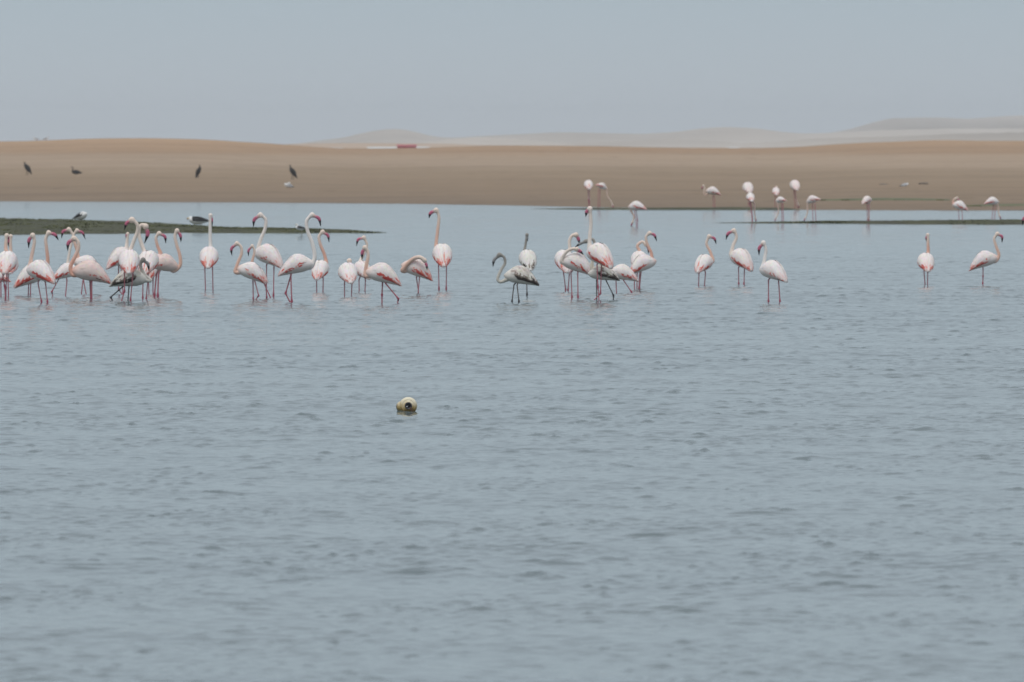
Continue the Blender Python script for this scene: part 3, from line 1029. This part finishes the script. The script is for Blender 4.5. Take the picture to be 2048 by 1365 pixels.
bird('low flamingo facing left, head hidden behind the preening bird, leg kicked out right', 586, (1248, 547), 174,
     [(1211, 552), (1192, 548), (1178, 530), (1166, 512)], [(1160, 503), (1156, 506), (1154, 512)],
     [[(1232, 561), (1233, 586)], [(1247, 561), (1263, 584), 'k']], group=FLOCK, pitch=12, s=.86, neckc=CREAM, red=.8)
bird('white-backed flamingo of the entwined pair, neck looped over to the right', 577, (1278, 522), 85,
     [(1279, 503), (1275, 492), (1284, 484)], [(1292, 489), (1297, 498), (1296.5, 508)], [[(1268.5, 552), (1269, 576)], [(1274, 552), (1274, 576)]],
     group=FLOCK, pitch=15, s=.9, neckc=PEACH)
bird('flamingo of the entwined pair facing right, pink breast and the higher head', 579, (1283, 529), 20,
     [(1303, 528), (1303, 508), (1295, 490), (1292, 475)], [(1299, 466.5), (1309, 471), (1313.5, 483)], [[(1281.5, 551), (1279, 577), 'k'], [(1279, 551), (1278, 577), 'k']],
     group=FLOCK, pitch=22, s=.92, neckc=SALMON, pale=1.2)

# ---- right
bird('flamingo with its neck to the right, leftmost of the three right of the centre group', 572, (1407, 528), 62,
     [(1425, 522), (1421, 505), (1413, 488)], [(1418, 473), (1429, 478), (1432.5, 489)], [[(1398, 547), (1397, 572)], [(1411, 547), (1409, 572)]],
     group=FLOCK, pitch=16, s=.92, neckc=PEACH, red=.8)
bird('flamingo facing left, long bill, middle one of the three right of the centre group', 570, (1484, 519), 128,
     [(1463, 510), (1466, 492), (1473, 475)], [(1468, 461.5), (1456, 468), (1452, 480)], [[(1477, 537), (1477.5, 568), 'k'], [(1489, 537), (1488, 568), 'k']],
     group=FLOCK, pitch=22, s=1.05, neckc=CREAM)
bird('all-white flamingo with faint pink wing edges, drooping bill, nearest on the right', 605, (1548, 543), 138,
     [(1526, 540), (1529, 518), (1532, 500)], [(1527, 486), (1518.5, 497), (1518, 511)], [[(1537, 561), (1537, 603), 'k'], [(1557, 561), (1560, 603), 'k']],
     group=FLOCK, pitch=16, s=.97, white=.7, neckc=(.79, .74, .69), red=.25)
bird('small flamingo seen from behind with its head down against its neck, far right', 570, (1852, 526), 96,
     [(1856, 506), (1856, 488)], [(1855.5, 470), (1853, 476), (1852.5, 483)], [[(1848, 543), (1850, 569)], [(1855.5, 543), (1855, 569)]],
     group=FLOCK, pitch=18, s=.93, neckc=SALMON, head_r=.8, bill_r=.8)
bird('rightmost full flamingo, facing right on a single leg with neck in an S', 569, (1966, 521), 8,
     [(1990, 522), (1998, 511), (1992, 492), (1988.5, 478)], [(1994.5, 468), (2004, 474), (2004, 486)], [[(1966, 539), (1966, 552), (1965.5, 566), 'k']],
     group=FLOCK, pitch=20, s=.93, neckc=PEACH)
bird('flamingo outside the right edge, only its bill tip showing in the photo', 572, (2095, 510), 176,
     [(2062, 500), (2058, 475), (2063, 450)], [(2056, 432), (2047, 438), (2045, 451)], [[(2090, 532), (2090, 572)], [(2100, 532), (2100, 572)]],
     group=FLOCK, pitch=18, s=.9)

# ---- far flamingos
PINK = (0.74, 0.50, 0.45)
far = dict(group=FAR, detail=.6, leg_r=.010)
bird('distant flamingo from behind, leftmost of those by the far shore', 416, (1177, 371), 95, [(1177, 386), (1177, 394)], [(1178, 398), (1178, 404), (1179, 410)],
     [[(1176, 380), (1177, 400), (1177, 415)], [(1179, 380), (1179, 415)]], s=1.15, **far)
bird('distant flamingo feeding with its neck stretched down to the right', 417, (1203, 372), 12, [(1213, 377), (1215, 392), (1222, 403)],
     [(1225, 410), (1226, 414), (1226, 418)], [[(1200, 380), (1199.5, 416)], [(1197, 380), (1196, 416)]], s=.80, pitch=-22, **far)
bird('flamingo feeding alone in mid lagoon, neck down to the water beside pink legs', 453, (1275, 413), 172, [(1262, 421), (1268, 434)],
     [(1265, 445), (1263, 450), (1262, 454)], [[(1272, 421), (1275, 440), (1275, 453)], [(1269, 421), (1273, 453)]], s=.98, pitch=4, **far)
bird('distant flamingo with its small head raised at the left, standing on the green line', 419, (1427, 383), 172,
     [(1412, 391), (1408, 386), (1409, 378)], [(1407, 372), (1404, 376), (1404, 380)], [[(1426, 391), (1427, 418)], [(1429, 391), (1430, 418)]], s=1.05, pitch=12, **far)
bird('pure white distant flamingo standing directly behind a pinker one', 417, (1496, 377), 100, [(1498, 388), (1499, 396)], [(1500, 402), (1500, 408), (1500, 412)],
     [[(1496, 388), (1497, 416)], [(1500, 388), (1500, 416)]], s=1.35, red=.1, **far)
bird('pink distant flamingo feeding in front of the pure white one', 446, (1501, 396), 100, [(1508, 408), (1509, 425)], [(1511, 437), (1512, 441), (1512, 445)],
     [[(1500, 405), (1503, 424), (1504, 446)], [(1502, 405), (1506, 446)]], s=.85, neckc=PINK, **far)
bird('small deep pink distant flamingo half hidden behind another', 418, (1552, 384), 95, [(1552, 378)], [(1553, 374), (1551, 375), (1550, 378)],
     [[(1550, 392), (1550, 418)], [(1554, 392), (1555, 418)]], s=.95, red=1.2, **far)
bird('distant flamingo feeding in front of the deep pink one, tail to the right', 445, (1562, 400), 168, [(1556, 410), (1557, 425)],
     [(1552, 436), (1550, 441), (1550, 445)], [[(1563, 408), (1564, 445)], [(1566, 408), (1567, 445)]], s=.62, pitch=-4, **far)
bird('pale distant flamingo end-on with neck hanging straight down, furthest up the shore', 419, (1590, 372), 100, [(1589, 386), (1593, 402)],
     [(1596, 410), (1597, 414), (1597, 418)], [[(1588, 382), (1590, 419)], [(1591, 382), (1594, 419)]], s=1.25, red=.2, **far)
bird('distant flamingo feeding with its neck to the left and tail to the right', 444, (1626, 399), 170, [(1615, 410), (1615, 425)],
     [(1611, 436), (1609, 440), (1609, 444)], [[(1625, 408), (1626, 444)], [(1630, 408), (1632, 444)]], s=.80, pitch=-14, **far)
bird('distant flamingo seen end-on, lone and pinkish, neck and legs in one column', 446, (1733, 401), 50, [(1738, 412), (1738, 428)],
     [(1737, 438), (1737, 442), (1737, 446)], [[(1734, 410), (1735, 446)], [(1737, 410), (1739, 446)]], s=.80, neckc=PINK, **far)
bird('distant flamingo preening with a pink bump of a neck above its back', 440, (1921, 412), 168, [(1906, 408), (1908, 399)],
     [(1914, 396), (1917, 400), (1918, 405)], [[(1917, 420), (1918, 440)], [(1924, 420), (1925, 440)]], s=.98, pitch=18, neckc=SALMON, **far)
bird('rightmost distant flamingo, feeding with its tail to the left', 438, (1983, 403), 10, [(1996, 412), (1997, 424)], [(1999, 432), (2001, 436), (2002, 439)],
     [[(1987, 411), (1984, 438)], [(1991, 411), (1989, 438)]], s=.88, pitch=4, **far)


# ---- other birds
def on_bank(px, py):
    d = bank_at(px, py)
    z, _ = bank_z(np.array([float(px)]), np.array([d]))
    return d, float(z[0])


CG = 'cormorants resting on the sand bank'
corm = dict(kind='cormorant', shape='cormorant', name='cormorant', cat='cormorant', group=CG, detail=.5, leg_r=.012)
d_, z_ = on_bank(54, 350)
bird('leftmost dark cormorant, upright with its chest to the left', 0, (56, 338), 165, [(50.5, 331), (49.5, 327)], [(50, 325.5), (47.5, 325), (46, 325.5)],
     [[(53, 344), (53, 350)], [(56, 344), (56, 350)]], pitch=50, s=1.1, dist=d_, ground=z_, head_r=.75, neck_r=.75, bill_r=.5, **corm)
d_, z_ = on_bank(152, 349)
bird('dark cormorant lying flat on the sand with only its neck up', 0, (154, 345), 178, [(145, 341), (146, 337)], [(144.5, 334.5), (141.5, 334.8), (140, 335.5)],
     [[(152, 347), (152, 349)], [(155, 347), (155, 349)]], pitch=2, s=.95, dist=d_, ground=z_, head_r=.75, neck_r=.75, bill_r=.5, **corm)
d_, z_ = on_bank(397, 356)
bird('slim dark cormorant turned to the right, third from the left', 0, (396, 345), 20, [(399, 336), (399.5, 333)], [(399.3, 331), (400.5, 330), (401.5, 330)],
     [[(395, 349), (395, 356)], [(397, 349), (397, 356)]], pitch=62, s=1.0, dist=d_, ground=z_, head_r=.7, neck_r=.75, bill_r=.5, **corm)
d_, z_ = on_bank(585, 358)
bird('rightmost dark cormorant, upright above a small white gull', 0, (587, 346), 160, [(582, 337), (580.5, 333.5)], [(580.5, 331), (578.5, 330.5), (577.5, 331)],
     [[(584, 351), (583, 358)], [(587, 351), (587, 358)]], pitch=50, s=1.08, dist=d_, ground=z_, head_r=.75, neck_r=.8, bill_r=.5, **corm)

gull = dict(shape='gull', detail=.5, leg_r=.008)
d_, z_ = on_bank(578, 377)
bird('small white gull on the sand below the rightmost cormorant', 0, (578.5, 372.5), 215, [(577, 368)], [(579, 366.5), (577.5, 366.8), (576.5, 367.2)],
     [[(578, 374), (578, 377)], [(579, 374), (579, 377)]], kind='grey_gull', name='gull', cat='gull', dist=d_, ground=z_, s=1.15, **gull)
d_, z_ = on_bank(1808, 374)
bird('white gull on the far sand at the right, between two dark stones', 0, (1808, 371), 10, [(1811, 369.5)], [(1812, 368.5), (1813, 368.7), (1814, 369)],
     [[(1808, 372), (1808, 374)], [(1809, 372), (1809, 374)]], kind='grey_gull', name='gull', cat='gull', dist=d_, ground=z_, s=.9, **gull)
for px, lab, yw in ((73, 'grey and white gull on the dune crest, leftmost of two', 180), (91, 'grey and white gull on the dune crest, right one of two', 0)):
    d_ = 648.0
    z_ = float(bank_z(np.array([float(px)]), np.array([d_]))[0][0])
    yt = 300 - (z_ - H) * F / d_
    sg_ = 1 if yw == 0 else -1
    bird(lab, 0, (px, yt - 3.6), yw, [(px + 4 * sg_, yt - 5.5)], [(px + 5 * sg_, yt - 6.8), (px + 6.3 * sg_, yt - 6.6), (px + 7 * sg_, yt - 6.4)],
         [[(px, yt - 2), (px, yt)], [(px + 1.5, yt - 2), (px + 1.5, yt)]], kind='grey_gull', name='gull', cat='gull', dist=d_, ground=z_, s=1.0, **gull)
# gulls and a lapwing on the weed bar
db = (H - .1) * F / (440.5 - 300) - 1.5
bird('black-backed white gull standing on the green bar, far left', 0, (160, 434), 318, [(163, 429)], [(166, 426), (168, 427), (170, 428)],
     [[(159, 438), (159, 442)], [(165, 438), (165, 442)]], kind='kelp_gull', name='gull', cat='gull', dist=db, ground=.09, s=1.25, **gull)
db = (H - .09) * F / (451.5 - 300) - 1.5
bird('black-backed gull facing left on the green bar with its wings half lowered', 0, (399, 442), 176, [(385, 440), (383, 437)], [(381, 436.5), (377, 437.5), (373, 438.5)],
     [[(400, 448), (400, 453)], [(403, 448), (403, 453)]], kind='kelp_gull', name='gull', cat='gull', dist=db, ground=.09, s=1.3, pitch=2, **gull)
db = (H - .08) * F / (458 - 300) - 8
bird('small black and white wader at the edge of the green bar by the tall neck', 0, (602, 457), 170, [(595.5, 452)], [(594.5, 449.5), (592, 449.8), (590.5, 450.2)],
     [[(602, 461), (602.5, 467)], [(604, 461), (604.5, 467)]], kind='kelp_gull', name='wader', cat='wading bird', dist=db, ground=.05, s=.62, pitch=5, **gull)

# two dark stones on the far sand, right
m_stone = plain('dark_stone', (0.15, 0.12, 0.095), 0.9)


def stone(label, px, py, wm, seed):
    d_, z_ = on_bank(px, py)
    r = random.Random(seed)
    V, Fc = [], []
    n, mrow = 14, 7
    ph = [r.uniform(0, 6.28) for _ in range(5)]
    for i in range(mrow):
        e_ = math.pi * i / (mrow - 1)
        for j in range(n):
            a = 2 * math.pi * j / n
            k_ = 1 + .16 * math.sin(2 * a + ph[0]) + .1 * math.sin(3 * a + ph[1] + e_) + .08 * math.sin(5 * a + ph[2])
            V.append((wm * .5 * k_ * math.sin(e_) * math.cos(a), wm * .4 * k_ * math.sin(e_) * math.sin(a), wm * .11 * math.cos(e_) * k_))
    for i in range(mrow - 1):
        for j in range(n):
            Fc.append((i * n + j, (i + 1) * n + j, (i + 1) * n + (j + 1) % n, i * n + (j + 1) % n))
    p = at(px, py, d_)
    o = mesh_obj('stone', V, Fc, m_stone, loc=(p.x, d_, z_ + wm * .08))
    tag(o, label, 'stone', 'dark stones on the far sand')


stone('flat dark stone on the far sand, left of the white gull', 1768, 371, .36, 3)
stone('flat dark stone on the far sand, right of the white gull', 1846, 369, .40, 4)

# ------------------------------------------------------------------ the float
def build_float():
    px, py = 816.5, 812.3
    d = ground_d(824)
    c = at(px, py, d)
    root = bpy.data.objects.new('float', None)
    col.objects.link(root)
    root.location = c
    tag(root, 'round cream fishing float with a dark hub hole, drifting alone in open water', 'float')
    axis = Vector((0.03, -1, 0.04)).normalized()       # the hub looks at the shore
    rot = axis.to_track_quat('Z', 'Y').to_matrix()
    rr = 0.078

    def lathe(name, prof, mat, seg=40, wob=0.0):
        V, Fc = [], []
        for z, r_ in prof:
            for j in range(seg):
                a = 2 * math.pi * j / seg
                q = r_ * (1 + wob * math.sin(3 * a + z * 30))
                V.append(rot @ Vector((q * math.cos(a), q * math.sin(a), z)))
        for i in range(len(prof) - 1):
            for j in range(seg):
                Fc.append((i * seg + j, i * seg + (j + 1) % seg, (i + 1) * seg + (j + 1) % seg, (i + 1) * seg + j))
        Fc.append(tuple(range(seg))[::-1]); Fc.append(tuple((len(prof) - 1) * seg + j for j in range(seg)))
        return mesh_obj(name, V, Fc, mat, parent=root)
    m_shell, t, b = new_mat('stained_plastic')
    tcn = t.nodes.new('ShaderNodeTexCoord')
    n1 = noise(t, 16.0, 6, tcn.outputs['Object'], 0.7)
    sepn = t.nodes.new('ShaderNodeSeparateXYZ')
    t.links.new(tcn.outputs['Object'], sepn.inputs[0])
    ma = t.nodes.new('ShaderNodeMath'); ma.operation = 'MULTIPLY_ADD'
    t.links.new(sepn.outputs['Z'], ma.inputs[0]); ma.inputs[1].default_value = 5.0
    t.links.new(n1.outputs['Fac'], ma.inputs[2])
    # algae and rust stain creeping up from the waterline
    cr = ramp(t, ma.outputs[0], [(0.20, (0.16, 0.095, 0.03)), (0.40, (0.38, 0.27, 0.10)), (0.55, (0.52, 0.42, 0.25)), (0.78, (0.68, 0.62, 0.47))])
    t.links.new(cr.outputs[0], b.inputs['Base Color'])
    b.inputs['Roughness'].default_value = 0.5
    bump(t, b, n1.outputs['Fac'], 0.3, 0.003)
    prof = [(-.075, .012), (-.074, .030), (-.062, .048), (-.045, .060), (-.022, .0685), (0.0, .0715), (.016, .0700), (.030, .0655),
            (.041, .0585), (.047, .0525), (.048, .0495), (.046, .0480), (.052, .0430), (.057, .0370), (.060, .0310), (.0605, .0285), (.054, .0272), (.020, .0240), (.019, .002)]
    lathe('shell', prof, m_shell, wob=0.006)
    lathe('hub', [(.050, .0295), (.064, .0295), (.0665, .027), (.063, .0180), (.052, .0165), (.030, .015)], plain('dark_rubber', (0.03, 0.03, 0.036), .45))
    lathe('hole', [(.030, .0155), (.0500, .0165), (.0510, .004)], plain('hole_shade', (0.008, 0.008, 0.012), .4))  # solid black fill, the shade inside the hub hole put into its colour
    # stub of the axle tube sticking out behind, to the left
    ax2 = Vector((-1, .42, -.13)).normalized()
    A = Acc()
    pr = [(.020, .044), (.066, .043), (.074, .042), (.0755, .038), (.086, .035), (.087, .030)]
    A.loft([ax2 * a_ for a_, _ in pr], [q_ for _, q_ in pr], [(1, 1, 1)] * len(pr), seg=28)
    mesh_obj('collar', A.v, A.f, m_shell, parent=root)
    A = Acc()
    pr = [(.0855, .028), (.093, .028), (.096, .024), (.0965, .010)]
    A.loft([ax2 * a_ for a_, _ in pr], [q_ for _, q_ in pr], [(1, 1, 1)] * len(pr), seg=24)
    mesh_obj('end_cap', A.v, A.f, plain('dark_cap', (0.05, 0.045, 0.045), .6), parent=root)
    # small pale grey spot inside the hub
    V = []
    lathe_o = rot @ Vector((0, 0, .062))
    A = Acc()
    q = lathe_o + Vector((-.011, -.002, -.006))
    A.loft([q + rot @ Vector((0, 0, -.004)), q, q + rot @ Vector((0, 0, .003)), q + rot @ Vector((0, 0, .005))], [.004, .0055, .005, .002], [(1, 1, 1)] * 4, seg=10)
    mesh_obj('pale_spot', A.v, A.f, plain('pale_grey', (0.55, 0.56, 0.58), .35), parent=root)
    # frayed brown rope out of the hub down into the water
    A = Acc()
    o0 = rot @ Vector((0, 0, .069))
    pts = [o0 + Vector((.012, 0, -.012)), o0 + Vector((.018, -.004, -.020)), o0 + Vector((.024, -.006, -.034)), o0 + Vector((.031, -.004, -.050)),
           o0 + Vector((.034, 0, -.065)), o0 + Vector((.034, .01, -.10))]
    pc = catmull(pts, 5)
    A.loft(pc, [.0036 + .0008 * math.sin(i * 2.2) for i in range(len(pc))], [(1, 1, 1)] * len(pc), seg=8)
    mesh_obj('rope', A.v, A.f, plain('old_rope', (0.11, 0.055, 0.04), .9, .35, 60), parent=root)


build_float()


# ------------------------------------------------------------------ far sheds on the flat
def shed(label, x0, x1, ytop, ybot, d, mat_w, mat_r, group=None, roof_frac=.45):
    a, c = at(x0, ybot, d), at(x1, ytop, d)
    wd, h = c.x - a.x, c.z - a.z
    root = bpy.data.objects.new('shed', None)
    col.objects.link(root)
    root.location = ((a.x + c.x) / 2, d, a.z)
    tag(root, label, 'shed', group)
    hw, dp, he = wd / 2, max(3.0, wd * .25), h * (1 - roof_frac)
    V = [(-hw, -dp / 2, -.6), (hw, -dp / 2, -.6), (hw, dp / 2, -.6), (-hw, dp / 2, -.6), (-hw, -dp / 2, he), (hw, -dp / 2, he), (hw, dp / 2, he), (-hw, dp / 2, he)]
    mesh_obj('wall', V, [(0, 1, 5, 4), (1, 2, 6, 5), (2, 3, 7, 6), (3, 0, 4, 7)], mat_w, parent=root, smooth=False)
    ov = .12
    V = [(-hw - ov, -dp / 2 - ov, he - .03), (hw + ov, -dp / 2 - ov, he - .03), (hw + ov, dp / 2 + ov, he - .03), (-hw - ov, dp / 2 + ov, he - .03),
         (-hw - ov, 0, h), (hw + ov, 0, h)]
    mesh_obj('roof', V, [(0, 1, 5, 4), (2, 3, 4, 5), (0, 4, 3), (1, 2, 5), (0, 3, 2, 1)], mat_r, parent=root, smooth=False)


m_red = plain('red_sheet', (0.36, 0.04, 0.045), .5)
m_white = plain('white_sheet', (0.55, 0.57, 0.57), .6, .08)
m_brown = plain('brown_wall', (0.12, 0.09, 0.07), .8)
SG = 'low sheds on the far flat'
shed('long low white-roofed shed with dark walls, left of the red one', 736, 792, 294.3, 300, 1440, m_brown, m_white, SG, .6)
shed('short red shed standing out on the far flat', 795, 832.5, 289.5, 297, 1400, m_red, m_red, SG, .4)
shed('white-roofed shed right of the red one', 834, 858, 293.8, 299, 1445, m_brown, m_white, SG, .7)
shed('faint pale shed far left of the red one, beyond the dip in the sand', 642, 684, 295.8, 300.5, 1450, m_white, m_white, SG, .5)
shed('small isolated white shed behind the sand crest, right of centre', 1457, 1477, 295, 300, 1300, m_white, m_white, SG, .5)

# ------------------------------------------------------------------ haze
m_haze = bpy.data.materials.new('haze')
m_haze.use_nodes = True
t = m_haze.node_tree
t.nodes.clear()
mo = t.nodes.new('ShaderNodeOutputMaterial')
pv = t.nodes.new('ShaderNodeVolumePrincipled')
pv.inputs['Color'].default_value = (0.94, 0.97, 1.0, 1)
pv.inputs['Density'].default_value = 0.00016
pv.inputs['Density Attribute'].default_value = ''
pv.inputs['Anisotropy'].default_value = 0.2
t.links.new(pv.outputs[0], mo.inputs['Volume'])
try: m_haze.cycles.homogeneous_volume = True
except Exception: pass
x0, x1, y0, y1, z0, z1 = -3600, 3600, -150, 6200, -1.8, 30
V = [(x0, y0, z0), (x1, y0, z0), (x1, y1, z0), (x0, y1, z0), (x0, y0, z1), (x1, y0, z1), (x1, y1, z1), (x0, y1, z1)]
hz = mesh_obj('haze', V, [(0, 3, 2, 1), (4, 5, 6, 7), (0, 1, 5, 4), (1, 2, 6, 5), (2, 3, 7, 6), (3, 0, 4, 7)], m_haze, smooth=False)
tag(hz, kind='stuff')
